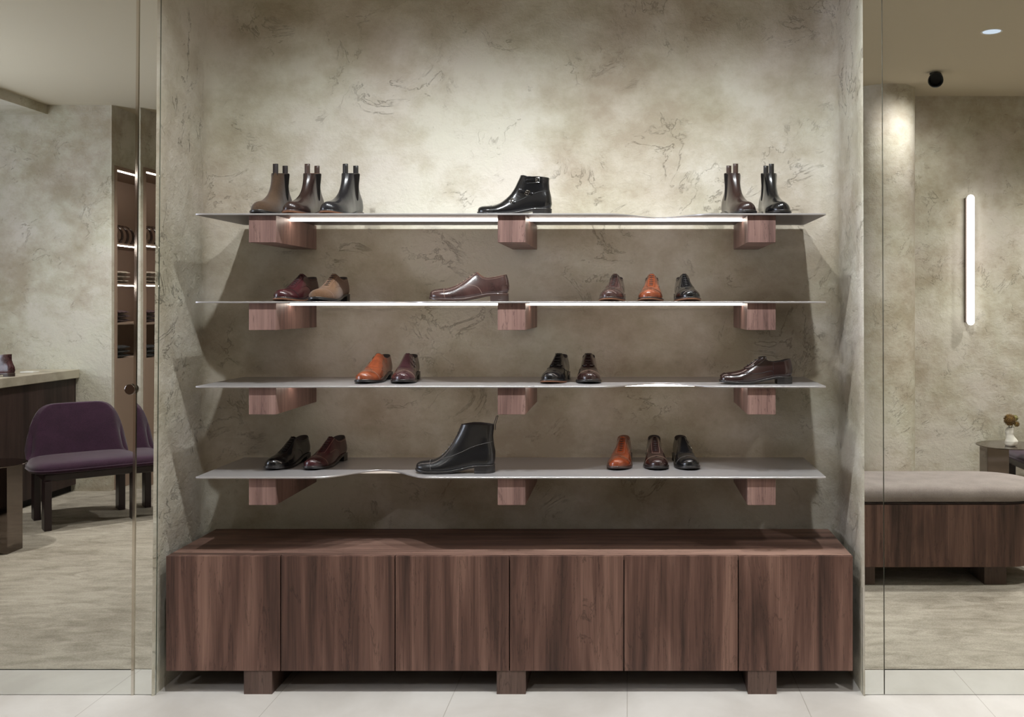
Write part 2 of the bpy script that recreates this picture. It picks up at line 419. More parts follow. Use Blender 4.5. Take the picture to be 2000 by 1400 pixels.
# ------------------------------------------------------------------ shelves, brackets, light strips
SF, SB = 3.72, 4.198
ZS = [Z(416.5, SF), Z(588.5, SF), Z(754, SF), Z(931.5, SF)]
TH = .0065
NOTCH = [(1290, .20, .0), (727, .22, .0), (1290, .24, .0), (727, .22, .0)]
SX0, SX1 = X(380, SF), X(1614.5, SF)
LN = ['topmost', 'second', 'third', 'lowest']
ARMS = [(486, 539), (972, 1026), (1460, 1515)]
ARX = [(X(a, 3.735), X(b, 3.735)) for a, b in ARMS]
for k in range(4):
    c, hw, _ = NOTCH[k]; xc = X(c, SF)
    lab = ['topmost thin steel shelf, lit underneath, holding the ankle boots', 'second thin steel shelf from the top, with a bright light strip below it',
           'third thin steel shelf from the top, holding two buckled shoes at left', 'lowest thin steel shelf, with a curved notch left of the tall black boot'][k]
    bm = bmesh.new(); n = 120; top = []; 
    fr = []
    for i in range(n+1):
        x = SX0 + (SX1-SX0)*i/n; dd = abs(x-xc)/hw
        fr.append((x, SF + (.17*(.5+.5*math.cos(PI*dd)) if dd < 1 else 0.)))
    rc = .02                               # rounded front corners
    fr[0] = (SX0+.002, SF+.006); fr[-1] = (SX1-.002, SF+.006)
    z1 = ZS[k]; z0 = z1-TH
    def row(y_of, z): return [(x, y_of(x, y), z) for x, y in fr]
    bmrows = [[(x, SB, z0) for x, y in fr], [(x, y+.001, z0) for x, y in fr], [(x, y, z0+.0012) for x, y in fr], [(x, y, z1-.0012) for x, y in fr], [(x, y+.001, z1) for x, y in fr], [(x, SB, z1) for x, y in fr], [(x, SB, z0) for x, y in fr]]
    V = grid(bm, bmrows)
    for j in (0, n):
        bm.faces.new([V[r][j] for r in range(6)])
    bmesh.ops.remove_doubles(bm, verts=bm.verts, dist=1e-5)
    bm.normal_update()
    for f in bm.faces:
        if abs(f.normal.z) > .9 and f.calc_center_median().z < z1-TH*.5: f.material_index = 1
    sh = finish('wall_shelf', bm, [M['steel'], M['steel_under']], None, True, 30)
    tag(sh, lab, 'shelf', None)
    ld = 3.888
    for (la, lb) in ((ARX[0][1], ARX[1][0]), (ARX[1][1], ARX[2][0])):
        d = boxobj('light_strip', la+.002, lb-.002, ld, ld+.014, z0-.0088, z0-.0003, LED[k], sh)
        d['label'] = 'glowing white strip under the shelf'
    for j, (a, b) in enumerate(ARX):
        zb = z0 - .1055
        br = boxobj('shelf_bracket', a, b, SF+.015, WY+.004, zb, z0-.0004, M['walnut_arm'], None, bevel=.0008)
        side = ['left', 'middle', 'right'][j]
        tag(br, f'{side} square walnut bracket under the {LN[k]} shelf', 'bracket')

# ------------------------------------------------------------------ shoes
def spline(pts, n):
    # Catmull-Rom resample, evenly spaced
    P_ = [Vector(p) for p in pts]; P_ = [2*P_[0]-P_[1]] + P_ + [2*P_[-1]-P_[-2]]; out = []
    for i in range(1, len(P_)-2):
        for k in range(12):
            t = k/12; a, b, c, d = P_[i-1:i+3]
            out.append(.5*((2*b)+(c-a)*t+(2*a-5*b+4*c-d)*t*t+(3*b-a-3*c+d)*t*t*t))
    out.append(P_[-2])
    return resample(out, n)
def resample(pts, n):
    L_ = [0.]
    for a, b in zip(pts, pts[1:]): L_.append(L_[-1]+(b-a).length)
    T = L_[-1]; out = []; j = 0
    for i in range(n):
        s = T*i/(n-1)
        while j < len(L_)-2 and L_[j+1] < s: j += 1
        d = L_[j+1]-L_[j]; out.append(pts[j].lerp(pts[j+1], (s-L_[j])/d if d > 1e-9 else 0))
    return out
LEN = .305
KIND = {
 'low': dict(prof=[(.305,0),(.3052,.010),(.3010,.021),(.2890,.030),(.268,.0365),(.242,.042),(.215,.050),(.19,.062),(.165,.076),(.142,.0885),(.124,.0965),(.112,.108)],
             back=[(0,.007),(.015,.001),(.03,0),(.05,.003),(.07,.009),(.12,.02)],
             collar=[(0,.074),(.02,.0705),(.05,.063),(.08,.0605),(.10,.0665),(.115,.079),(.127,.0935),(.2,.2)], zmax=.0935, ext=[(.09,.135),(.05,.22),(0,.3)]),
 'boot': dict(prof=[(.305,0),(.3052,.012),(.302,.024),(.291,.035),(.272,.0425),(.248,.049),(.222,.059),(.198,.073),(.177,.091),(.160,.113),(.148,.137),(.1415,.16),(.139,.18)],
             back=[(0,.006),(.02,0),(.05,.003),(.08,.016),(.11,.026),(.15,.027),(.18,.025)],
             collar=[(0,.163),(.04,.160),(.09,.160),(.15,.166),(.2,.3)], zmax=.168, ext=[(.135,.3),(.0,.4)]),
 'monkboot': dict(prof=[(.305,0),(.3052,.009),(.300,.018),(.286,.026),(.262,.031),(.236,.037),(.212,.048),(.19,.064),(.170,.083),(.154,.105),(.142,.128),(.134,.143),(.129,.156)],
             back=[(0,.005),(.02,0),(.05,.003),(.08,.010),(.11,.012),(.15,.010)],
             collar=[(0,.127),(.04,.130),(.08,.132),(.10,.136),(.115,.145),(.13,.150),(.2,.3)], zmax=.151, ext=[(.125,.3),(.0,.4)]),
 'laceboot': dict(prof=[(.305,0),(.3052,.010),(.300,.020),(.286,.029),(.262,.035),(.236,.042),(.215,.053),(.194,.071),(.176,.092),(.160,.115),(.146,.140),(.136,.162),(.132,.172)],
             back=[(0,.006),(.02,.001),(.05,0),(.08,.006),(.11,.009),(.16,.004)],
             collar=[(0,.153),(.04,.156),(.09,.161),(.13,.166),(.2,.3)], zmax=.168, ext=[(.12,.3),(.0,.4)]),
}
class Last:
    def __init__(s, kind, curve=1, wide=1.):
        K = KIND[kind]; s.kind = kind; s.K = K; s.curve = curve; s.wide = wide
        s.prof = spline([(x, 0, z) for x, z in K['prof']], 260)
        s.xz = [(p.x, p.z) for p in s.prof]
        seen = sorted(s.xz + K['ext']); s.Htab = seen
        zt = []; mz = -1
        for x, z in s.xz:
            if z > mz: zt.append((z, x)); mz = z
        s.XF = zt
    def H(s, x): return max(.0004, interp(s.Htab, x))
    def xf(s, z): return interp(s.XF, z)
    def xb(s, z): return interp(s.K['back'], z)
    def W(s, x, z):
        if x > .215: w = .0485*(max(0., 1-abs((x-.215)/.0905)**2.35))**.5
        else: w = interp([(0, .0325), (.03, .0335), (.07, .0325), (.11, .0335), (.15, .0385), (.185, .0445), (.215, .0485)], x)
        w *= s.wide*(.94+.06*ss(0, .010, z))
        if s.kind == 'low': w *= 1-.24*ss(.015, .085, z)*(1-ss(.12, .2, x))
        else: w *= 1-.15*ss(.02, .08, z)
        return w
    def Y(s, x, z):
        xb, xf = s.xb(z), s.xf(z); t = (x-xb)/.038
        rb = math.sqrt(max(0., 1-(1-min(1., max(0., t)))**2))
        tau = min(1., z/s.H(x)); g = (max(0., 1-tau**2.3))**.52
        y = s.W(x, z)*rb*g
        if s.kind != 'low':
            q = (x-xb)/max(1e-4, xf-xb); q = min(1., max(0., q))
            y2 = ((.0270 if s.kind == 'boot' else .031)+.003*ss(.1, .17, z))*(max(0., 1-abs(2*q-1)**2.2))**.5
            wgt = ss(.05, .115, z); y = y*(1-wgt)+y2*wgt
        return y
    def base(s, x):
        h = .031
        return interp([(0, h), (.06, h), (.09, h-.0025), (.13, .019), (.17, .0115), (.21, .0095), (.25, .0105), (.28, .0135), (.305, .0175)], x)
    def fin(s, x, y, z):
        return Vector((x, y + s.curve*.010*((x-.11)/.19)**2*(1 if x > .11 else .25), z + s.base(x)))
    def S(s, x, phi, off=0.):          # phi 0..pi across the ridge
        sn, cs = math.sin(phi), math.cos(phi)
        z = s.H(x)*abs(sn)**(2/2.3)
        W = s.W(x, z); y = W*(1 if cs >= 0 else -1)*abs(cs)**1.04
        return s.fin(x + off*.9*ss(.262, .302, x), y + off*cs, z + off*sn)
    def side(s, x, z, sd, off=0.):
        y = s.Y(x, z)
        dy = (s.Y(x, z+.003)-s.Y(x, z-.003))/.006 if z > .004 else 0; dx = (s.Y(x+.003, z)-s.Y(x-.003, z))/.006
        n = Vector((-dx, 1, -dy)); n.normalize()
        return s.fin(x+n.x*off, sd*(y+n.y*off), z+n.z*off)
    def ridge(s, z, yo, off=0.):       # point on the front ridge at relative height z, offset sideways
        xf = s.xf(z); lo, hi = xf-.045, xf
        for _ in range(22):
            m_ = .5*(lo+hi)
            if s.Y(m_, z) > abs(yo): lo = m_
            else: hi = m_
        return s.fin(lo+off*.75, yo, z+off*.6)

def make_upper(la, mt, parent, name='upper'):
    K = la.K; NC, NR = 34, 30
    zmax = K['zmax']
    # levels follow the front profile evenly
    lv = [(z, x) for z, x in la.XF if z <= zmax]
    pts = resample([Vector((x, 0, z)) for z, x in lv], 64); zs = [p.z for p in pts]
    cols = []
    for i in range(NC+1):
        f = .5-.5*math.cos(PI*i/NC)
        f = f*.85 + (i/NC)*.15
        path = []
        for z in zs:
            xb, xf = la.xb(z), la.xf(z); x = xb+(xf-xb)*f
            y = la.Y(x, z) if 0 < i < NC else 0.
            zc = interp(K['collar'], x)
            if z > zc and path and i < NC:
                p0 = path[-1]; zc0 = interp(K['collar'], p0.x); a = (zc0-p0.z); b = (z-zc); t = a/(a+b+1e-9)
                path.append(p0.lerp(Vector((x, y, z)), max(.02, min(1, t)))); break
            path.append(Vector((x, y, z)))
        cols.append(resample(path, NR))
    rows = []
    for r in range(NR):
        ring = [cols[i][r] for i in range(NC+1)]
        full = [la.fin(p.x, p.y, p.z) for p in ring] + [la.fin(p.x, -p.y, p.z) for p in ring[-2:0:-1]]
        rows.append(full)
    bm = bmesh.new(); grid(bm, rows, True)
    up = finish(name, bm, mt, parent, True, 80)
    top = rows[-1]; c = sum(top, Vector())/len(top)
    return up, top, c
def make_lining(top, c, mt, parent, depth=.035):
    rows = [top]
    for dz, sc_ in ((.0012, .985), (.0004, .95), (-.006, .90), (-depth*.5, .78), (-depth, .66)):
        rows.append([Vector((c.x+(p.x-c.x)*sc_, c.y+(p.y-c.y)*(sc_ if sc_ > .93 else sc_*.97), p.z+dz)) for p in top])
    bm = bmesh.new(); V = grid(bm, rows, True)
    cz = bm.verts.new(sum((v.co for v in V[-1]), Vector())/len(V[-1]))
    n = len(V[-1])
    for i in range(n): bm.faces.new([V[-1][i], V[-1][(i+1) % n], cz])
    return finish('lining', bm, mt, parent, True, 80)
def outline(la, off, x0=None, x1=None, n=46):
    pts = []
    xb, xf = la.xb(0), la.xf(0)
    def pt(f, sd):
        x = xb+(xf-xb)*f; y = la.Y(x, .003)*1.04
        return x, y*sd
    half = [pt(.5-.5*math.cos(PI*i/n), 1) for i in range(n+1)]
    ring = half + [(x, -y) for x, y in half[-2:0:-1]]
    # push outwards
    out = []
    m_ = len(ring)
    for i in range(m_):
        a, b = ring[i-1], ring[(i+1) % m_]; t = Vector((b[0]-a[0], b[1]-a[1]))
        if t.length < 1e-9: t = Vector((0, 1))
        t.normalize(); nn = Vector((-t.y, t.x))
        if nn.dot(Vector((ring[i][0]-.15, ring[i][1]*3))) < 0: nn = -nn
        out.append((ring[i][0]+nn.x*off, ring[i][1]+nn.y*off))
    return out
def make_sole(la, mt_sole, mt_welt, mt_heel, parent, th=.0085, off=.0045, welt=True):
    def zz(x): return la.fin(x, 0, 0).z
    ol = outline(la, off); inn = outline(la, -.004); oh = outline(la, off*.6)
    def F_(x, y, z): q = la.fin(x, y, 0); return (x, q.y, z)
    def sh(x): return off*.35 if False else 0
    wt = .0032
    bm = bmesh.new()
    rows = [[F_(x, y, zz(x)+.0005) for x, y in inn], [F_(x, y, zz(x)+.0004) for x, y in outline(la, off-.0008)], [F_(x, y, zz(x)-.0006) for x, y in ol],
            [F_(x, y, zz(x)-wt) for x, y in ol], [F_(x, y, zz(x)-wt-.0004) for x, y in inn]]
    grid(bm, rows, True); wl = finish('welt', bm, mt_welt, parent, True, 50)
    bm = bmesh.new(); o2 = outline(la, off-.0009)
    def bot(x): return max(.0003, zz(x)-th)
    rows = [[F_(x, y, zz(x)-wt) for x, y in inn], [F_(x, y, zz(x)-wt) for x, y in o2], [F_(x, y, bot(x)+.0008) for x, y in o2], [F_(x, y, bot(x)) for x, y in outline(la, off-.002)], [F_(x, y, bot(x)) for x, y in inn]]
    V = grid(bm, rows, True)
    n = len(V[-1])//2
    # close the underside with a strip
    for i in range(1, n):
        a, b, c_, d = V[-1][i], V[-1][i+1] if i+1 <= n else V[-1][n], V[-1][-(i+1)] if i+1 < n else V[-1][n], V[-1][-i]
        vs = []
        for v in (a, b, c_, d):
            if v not in vs: vs.append(v)
        if len(vs) > 2:
            try: bm.faces.new(vs)
            except ValueError: pass
    finish('sole', bm, mt_sole, parent, True, 50)
    bm = bmesh.new()
    hl = [(x, y) for x, y in outline(la, off-.0006) if x < .078]
    # order: lower side then upper side
    up_ = sorted([p for p in hl if p[1] >= 0], key=lambda p: -p[0]); dn = sorted([p for p in hl if p[1] < 0], key=lambda p: p[0])
    ring = up_+dn
    a, b = ring[-1], ring[0]
    ring += [(a[0]-.003+(b[0]-a[0])*t, a[1]+(b[1]-a[1])*t) for t in (.25, .5, .75)]
    rows = [[F_(x*s_+.0*(1-s_), y*s_, z_) for x, y in ring] for s_, z_ in ((1, la.base(0)-th+.0008), (.997, .020), (.995, .0085), (.985, .0082), (.985, .0075), (.993, .0072), (.99, .0003))]
    V = grid(bm, rows, True); bm.faces.new(V[0]); bm.faces.new(V[-1][::-1])
    finish('heel', bm, mt_heel, parent, True, 35)
def bead(bm, pts, r=.0007, seg=5): tube(bm, pts, r, seg)
def cap_seam(la, x0, parent, mt, bow=.010, rr=.00075, dbl=True, mat_cap=None):
    def line(dx):
        pts = []
        for i in range(29):
            ph = .02+ (PI-.04)*i/28; b = math.sin(ph)
            pts.append(la.S(x0+dx-bow*(1-b)*1.0, ph))
        return pts
    rows = []
    # toe cap shell laid over the upper
    xs = [x0 + (LEN-.0006-x0)*(math.sin(.5*PI*i/22)) for i in range(23)]
    for i, x in enumerate(xs):
        fr = 1-(x-x0)/(LEN-x0)
        rows.append([la.S(x-bow*(1-math.sin(.02+(PI-.04)*k/28))*fr, .02+(PI-.04)*k/28, .0011) for k in range(29)])
    e = rows[-1]; bc = Vector((e[14].x, (e[0].y+e[-1].y)/2, e[0].z+.002))
    for dx, k_ in ((.0007, .88), (.0011, .62), (.0013, .3), (.0013, .02)):
        rows.append([Vector((p.x+dx, bc.y+(p.y-bc.y)*k_, bc.z+(p.z-bc.z)*k_)) for p in e])
    bm = bmesh.new(); grid(bm, rows)
    # close the rear edge down to the upper
    grid(bm, [line(0), rows[0]])
    bmesh.ops.remove_doubles(bm, verts=bm.verts, dist=1e-6)
    c = finish('toe_cap', bm, mat_cap, parent, True, 60)
    bm = bmesh.new(); pp = [la.S(x0+.0018-bow*(1-math.sin(.02+(PI-.04)*k/28)), .02+(PI-.04)*k/28, .0012) for k in range(29)]
    bead(bm, pp, rr*.7)
    if dbl: bead(bm, [la.S(x0+.0042-bow*(1-math.sin(.02+(PI-.04)*k/28)), .02+(PI-.04)*k/28, .0012) for k in range(29)], rr*.7)
    finish('stitching', bm, mt, c, True)
def laces(la, z0, z1, n, parent, mt, hw=.0085, r=.0014, face=None, eyelets=None, lift=.0016):
    bm = bmesh.new()
    for i in range(n):
        z = z0+(z1-z0)*i/(n-1); pts = []
        for k in range(7):
            y = hw*(k/3-1); pts.append(la.ridge(z, y, lift if 0 < k < 6 else lift-.0024))
        tube(bm, pts, r, 6)
    finish('laces', bm, mt, parent, True)
    if face:      # throat slit and facing edges
        bm = bmesh.new()
        for sd in (-1, 1):
            q = [la.ridge(z0-.008+(z1-z0+.004)*i/12, sd*(.016-.001*i/12), .0004) for i in range(13)]
            bead(bm, q, .0007)
        q = [la.ridge(z0-.008, y, .0004) for y in (-.016, -.008, 0, .008, .016)]; bead(bm, q, .0007)
        finish('facing_seam', bm, face, parent, True)
        bm = bmesh.new(); bead(bm, [la.ridge(z0-.002+(z1-z0+.004)*i/12, 0, .0000) for i in range(13)], .0008, 6)
        finish('throat_slit', bm, M['black_gap'], parent, True)
    if eyelets:
        bm = bmesh.new()
        for i in range(n):
            z = z0+(z1-z0)*i/(n-1)
            for sd in (-1, 1):
                p = la.ridge(z, sd*(hw+.0005), .0004); lathe_at(bm, p, .0019, .0012)
        finish('eyelets', bm, eyelets, parent, True)
def lathe_at(bm, p, r, h):
    bmesh.ops.create_uvsphere(bm, u_segments=8, v_segments=5, radius=r, matrix=Matrix.Translation(p) @ Matrix.Diagonal((.7, 1, 1, 1)))
def side_seam(la, pts, parent, mt, name='quarter_seam', sides=(-1, 1), r=.0007):
    q = spline([(x, 0, z) for x, z in pts], 24)
    for sd in sides:
        bm = bmesh.new(); bead(bm, [la.side(p.x, p.z, sd, .0003) for p in q], r)
        finish(name, bm, mt, parent, True)
def side_strip(la, pts, hw, sd, parent, mt, name='strap', off=.0022):
    q = spline([(x, 0, z) for x, z in pts], 22); bm = bmesh.new(); rows = []
    for i, p in enumerate(q):
        a = q[max(0, i-1)]; b = q[min(21, i+1)]; t = (b-a).normalized(); n_ = Vector((-t.z, 0, t.x))
        h = hw*(1 if i < 18 else (1-((i-18)/3.4)**2)**.5)
        rows.append([la.side(p.x+n_.x*h*k, max(.001, p.z+n_.z*h*k), sd, o_) for k, o_ in ((-1, -.0005), (-1, off*.8), (-.7, off), (0, off), (.7, off), (1, off*.8), (1, -.0005))])
    grid(bm, rows); return finish(name, bm, mt, parent, True, 60), q
def buckle(la, x, z, ang, sd, parent, mt, s=.0085, off=.0035, prong=True):
    bm = bmesh.new(); ca, sa = math.cos(ang), math.sin(ang)
    def pp(u, v): return la.side(x+ca*u-sa*v, z+sa*u+ca*v, sd, off)
    ring = []
    for (u0, v0), (u1, v1) in zip([(-1, -1), (1, -1), (1, 1), (-1, 1)], [(1, -1), (1, 1), (-1, 1), (-1, -1)]):
        for k in range(4): t = k/4; ring.append(pp(s*.8*(u0+(u1-u0)*t), s*(v0+(v1-v0)*t)))
    tube(bm, ring, .0011, 6, closed=True)
    tube(bm, [pp(0, -s), pp(0, 0), pp(0, s)], .0007, 6)
    if prong: tube(bm, [pp(0, 0), pp(s*.9, 0)], .0008, 6)
    return finish('buckle', bm, mt, parent, True)
def tab(p, parent, mt, wdt=.012, h=.032, lean=0., thick=.003, name='pull_tab', sink=.02):
    bm = bmesh.new(); rows = []
    prof = []
    for k in range(15):
        if k < 5: u, z = thick, -sink+(h+sink)*k/5*1.0
        elif k < 10: a = PI*(k-5)/4; u, z = thick*math.cos(a), h+thick*math.sin(a)
        else: u, z = -thick, h-(h+sink)*(k-9)/5
        prof.append((u+lean*max(0, z), z))
    rows = [[Vector((p.x+u, p.y+v, p.z+z)) for u, z in prof] for v in (-wdt/2, wdt/2)]
    V = grid(bm, rows)
    o = finish(name, bm, mt, parent, True, 60)
    md = o.modifiers.new('thickness', 'SOLIDIFY'); md.thickness = .0014; md.offset = 0
    return o

LM = {
 'suede': (cloth('brown_suede', (82, 63, 48), (54, 41, 30), 500, .25, .15)),
 'suede2': (cloth('tobacco_suede', (104, 78, 57), (72, 51, 36), 500, .25, .15)),
 'dkbrown': leather('dark_brown_leather', (46, 31, 28)),
 'graphite': leather('graphite_leather', (29, 28, 32), .26, .5),
 'black': leather('black_leather', (17, 17, 19), .2, .5),
 'blackgrain': leather('black_grained_leather', (18, 18, 20), .3, .35, .35, 300),
 'burgundy': leather('burgundy_leather', (62, 26, 30)),
 'brown': leather('mid_brown_leather', (66, 45, 42), .24, .5),
 'tan': leather('tan_leather', (132, 68, 42), .24, .5),
 'plum': leather('plum_leather', (66, 40, 44), .22, .5),
 'espresso': leather('espresso_leather', (44, 27, 25), .2, .5),
 'redtan': leather('chestnut_leather', (134, 62, 34), .2, .5),
}
SOLE_B = simple('black_sole', (26, 23, 22), .38, coat=.3); WELT_B = simple('black_welt', (34, 31, 30), .33, coat=.4)
SOLE_BR = simple('brown_sole', (58, 40, 33), .4, coat=.3); WELT_BR = simple('brown_welt', (66, 48, 42), .35, coat=.4)
HEEL_B = simple('black_heel', (24, 21, 20), .42, coat=.2); HEEL_BR = simple('brown_heel', (52, 38, 34), .42, coat=.2)
EDGE_T = simple('natural_edge', (112, 74, 50), .5)
LINE_T = simple('tan_lining', (96, 60, 42), .7); LINE_D = simple('dark_lining', (30, 20, 18), .7)
ST_D = simple('dark_stitch', (10, 8, 8), .6); ST_L = simple('pale_stitch', (120, 96, 84), .6); ST_G = simple('grey_stitch', (82, 78, 78), .5)
ELAST = cloth('dark_elastic', (30, 24, 22), (14, 11, 10), 700, .5, 0)
LACE_D = simple('dark_laces', (22, 16, 15), .6); LACE_P = simple('pale_laces', (176, 150, 132), .6)
LACE_BR = simple('brown_laces', (60, 40, 34), .6); LACE_G = simple('grey_laces', (120, 118, 122), .45)
BUCK = simple('silver_buckle', (190, 186, 178), .15, metal=1.)

def shoe(kind, style, label, leat, toe=None, side_px=None, d=3.77, shelf=0, yaw=0., foot=1, dark=True, cat='shoe', name='dress_shoe', scale=1., group=None, lace=None, stitch=None, extra=None, zbase=None, zoff=0.):
    la = Last(kind, curve=foot)
    t = thing(name, label, cat, group=group)
    sm, wm, hm = (SOLE_B, WELT_B, HEEL_B) if dark else (SOLE_BR, WELT_BR, HEEL_BR)
    if extra == 'edge': sm = EDGE_T
    mt = LM[leat]; st = stitch or ST_D; lc = lace or LACE_D
    up, top, c = make_upper(la, mt, t)
    make_lining(top, c, LINE_D if dark else LINE_T, t, .03 if kind == 'low' else .05)
    make_sole(la, sm, wm, hm, t, th=.0088)
    if style in ('oxford', 'derby', 'splittoe', 'monk', 'laceboot', 'monkboot') and leat != 'plainx':
        if style != 'splittoe': cap_seam(la, .248, t, st, mat_cap=mt)
    if style == 'oxford':
        laces(la, .056, .088, 6, t, lc, face=st)
        side_seam(la, [(.192, .046), (.165, .048), (.14, .045), (.118, .032), (.105, .012), (.102, .002)], t, st)
        side_seam(la, [(.02, .066), (.05, .058), (.08, .056), (.1, .062), (.113, .074)], t, st, 'collar_seam')
    if style == 'derby':
        laces(la, .063, .090, 4, t, lc, hw=.0115, r=.0016, lift=.0052)
        for sd in (-1, 1):      # open quarters lapping over the vamp
            bm = bmesh.new(); rows = []
            for i in range(15):
                z = .056+.035*i/14
                rows.append([la.ridge(z-.003*k/6, sd*(.006+(.021-.012*i/14)*k/6), .0024 if k < 6 else .0) for k in range(7)])
            grid(bm, rows); e = finish('eyelet_facing', bm, mt, t, True, 60)
            md = e.modifiers.new('thickness', 'SOLIDIFY'); md.thickness = .002; md.offset = 0
        side_seam(la, [(.195, .046), (.178, .036), (.16, .030), (.135, .026), (.118, .012), (.112, .002)], t, st, r=.001)
    if style == 'splittoe':
        laces(la, .064, .090, 4, t, lc, hw=.0115, r=.0017, lift=.0056)
        for sd in (-1, 1):
            bm = bmesh.new(); rows = []
            for i in range(15):
                z = .055+.0375*i/14
                rows.append([la.ridge(z-.003*k/6, sd*(.005+(.022-.012*i/14)*k/6), .0028 if k < 6 else .0) for k in range(7)])
            grid(bm, rows); e = finish('eyelet_facing', bm, mt, t, True, 60)
            md = e.modifiers.new('thickness', 'SOLIDIFY'); md.thickness = .0022; md.offset = 0
        bm = bmesh.new()        # apron seam
        for sd in (0, 1):
            pts = []
            for i in range(26):
                x = .19+.098*math.sin(.5*PI*i/25); ph = .62+.95*(i/25)**2.6
                pts.append(la.S(x, ph if sd == 0 else PI-ph, .0003))
            bead(bm, pts, .0016, 6)
        bead(bm, [la.S(x, PI/2, .0002) for x in (.288, .294, .299, .3025, .3045)], .0011)
        finish('apron_seam', bm, mt, t, True)
        side_seam(la, [(.195, .046), (.178, .036), (.158, .030), (.12, .028), (.09, .026), (.085, .002)], t, st, r=.001)
        side_seam(la, [(.085, .058), (.085, .03)], t, st, 'back_quarter_seam')
    if style == 'monk':
        # broad tongue flap over the instep and two buckled straps on one side
        sd = foot
        bm = bmesh.new()
        rows = [[la.ridge(.052+.0405*i/12 - (.006+.004*i/12)*abs(k/10-1)**2, (.031-.0135*i/12)*(k/10-1), .0020 if 0 < k < 20 else .0004) for k in range(21)] for i in range(13)]
        grid(bm, rows); grid(bm, [[la.ridge(.0515-.006*abs(k/10-1)**2, .031*(k/10-1), .0) for k in range(21)], rows[0]])
        finish('instep_flap', bm, mt, t, True, 60)
        for (pth, bx, bz, an) in (([(.168, .062), (.150, .052), (.132, .044), (.115, .038)], .138, .047, .5), ([(.142, .078), (.128, .066), (.114, .058), (.098, .050)], .120, .062, .6)):
            s1, q = side_strip(la, pth, .0068, sd, t, mt)
            b1 = buckle(la, bx, bz, an, sd, t, BUCK, s=.0088, off=.0046)
        side_seam(la, [(.19, .040), (.165, .030), (.14, .026), (.118, .018), (.11, .002)], t, st)
    if style == 'laceboot':
        laces(la, .060, .150, 8, t, lc, hw=.0085, r=.0013, face=None)
        side_seam(la, [(.122, .160), (.135, .135), (.150, .11), (.168, .085), (.188, .062), (.20, .048)], t, stitch, 'facing_seam')
        side_seam(la, [(.205, .046), (.18, .052), (.14, .060), (.09, .072), (.04, .084), (.008, .090)], t, stitch, r=.0009)
        side_seam(la, [(.018, .150), (.02, .1), (.012, .05), (.012, .004)], t, stitch, 'backstay_seam')
        tab(Vector((top[0].x-.001, top[0].y, top[0].z)), t, mt, .014, .032, -.30)
    if style == 'monkboot':
        sd = foot
        side_seam(la, [(.112, .128), (.110, .115), (.095, .108), (.06, .106)], t, st, 'strap_edge_seam')
        side_seam(la, [(.205, .040), (.17, .040), (.12, .048), (.06, .066), (.01, .074)], t, st, r=.001)
        s1, q = side_strip(la, [(.108, .118), (.085, .118), (.055, .116), (.032, .118)], .006, sd, t, mt)
        buckle(la, .057, .1165, 0, sd, t, BUCK, .009, .0046)
        s1, q = side_strip(la, [(.135, .088), (.120, .080), (.100, .068), (.078, .060)], .0058, sd, t, mt)
        buckle(la, .1, .069, .5, sd, t, BUCK, .009, .0046)
        s1, q = side_strip(la, [(.178, .062), (.166, .052), (.158, .044), (.150, .036)], .0055, sd, t, mt)
        buckle(la, .163, .049, .9, sd, t, BUCK, .008, .0046)
        side_seam(la, [(.112, .128), (.122, .108), (.126, .09), (.12, .075)], t, st, 'strap_edge_seam', sides=(sd,), r=.0012)
        side_seam(la, [(.178, .045), (.165, .066), (.145, .068), (.13, .060)], t, st, 'strap_edge_seam', sides=(sd,), r=.0012)
    if style == 'chelsea':
        for sd in (-1, 1):
            bm = bmesh.new(); rows = []
            for i in range(17):
                f = i/16; z = .046+.113*f; a = .084-.033*f**.55 ; b_ = .084+.030*f**.55
                xbz, xfz = la.xb(z), la.xf(z)
                rows.append([la.side(a+(b_-a)*k/8, z, sd, .0006) for k in range(9)])
            grid(bm, rows); finish('elastic_gore', bm, ELAST, t, True, 80)
            pts = []
            edge = [(.084-.033*f**.55, .046+.113*f) for f in [1, .75, .5, .3, .15, .05, 0]] + [(.084+.030*f**.55, .046+.113*f) for f in [.05, .15, .3, .5, .75, 1]]
            bm = bmesh.new(); bead(bm, [la.side(p.x, p.z, sd, .0004) for p in spline([(x, 0, z) for x, z in edge], 40)], .0009)
            finish('gore_seam', bm, st, t, True)
        side_seam(la, [(.02, .148), (.045, .148), (.06, .148)], t, st, 'top_band_seam')
        tm = {'suede': LINE_D, 'dkbrown': SOLE_BR, 'graphite': SOLE_B, 'black': SOLE_B}.get(leat, LINE_D)
        n2 = len(top)//2
        for pp in (top[n2], top[0]):
            sg = -1 if pp.x > .08 else 1
            tab(Vector((pp.x+sg*.004, pp.y, pp.z)), t, tm, .020, .034, 0., .0028, sink=.012)
    # placement
    z = ZS[shelf]+.0004 if zbase is None else zbase
    t.scale = (scale, scale, scale)
    if toe is not None:
        tx = X(toe, d)
        dirx, diry = math.sin(math.radians(yaw)), math.cos(math.radians(yaw))     # toe -> heel
        ang = math.atan2(-diry, -dirx)
        t.location = (tx+dirx*LEN*scale, d+diry*LEN*scale, z); t.rotation_euler = (0, 0, ang)
    else:
        a, b = side_px; L_ = (b-a)*d/F; s_ = L_/(LEN+.010)
        t.scale = (s_, s_, s_*(1 if not zoff else zoff))
        t.location = (X(b, d)-.006*s_, d, z); t.rotation_euler = (0, 0, PI+math.radians(yaw))
    return t
G = None
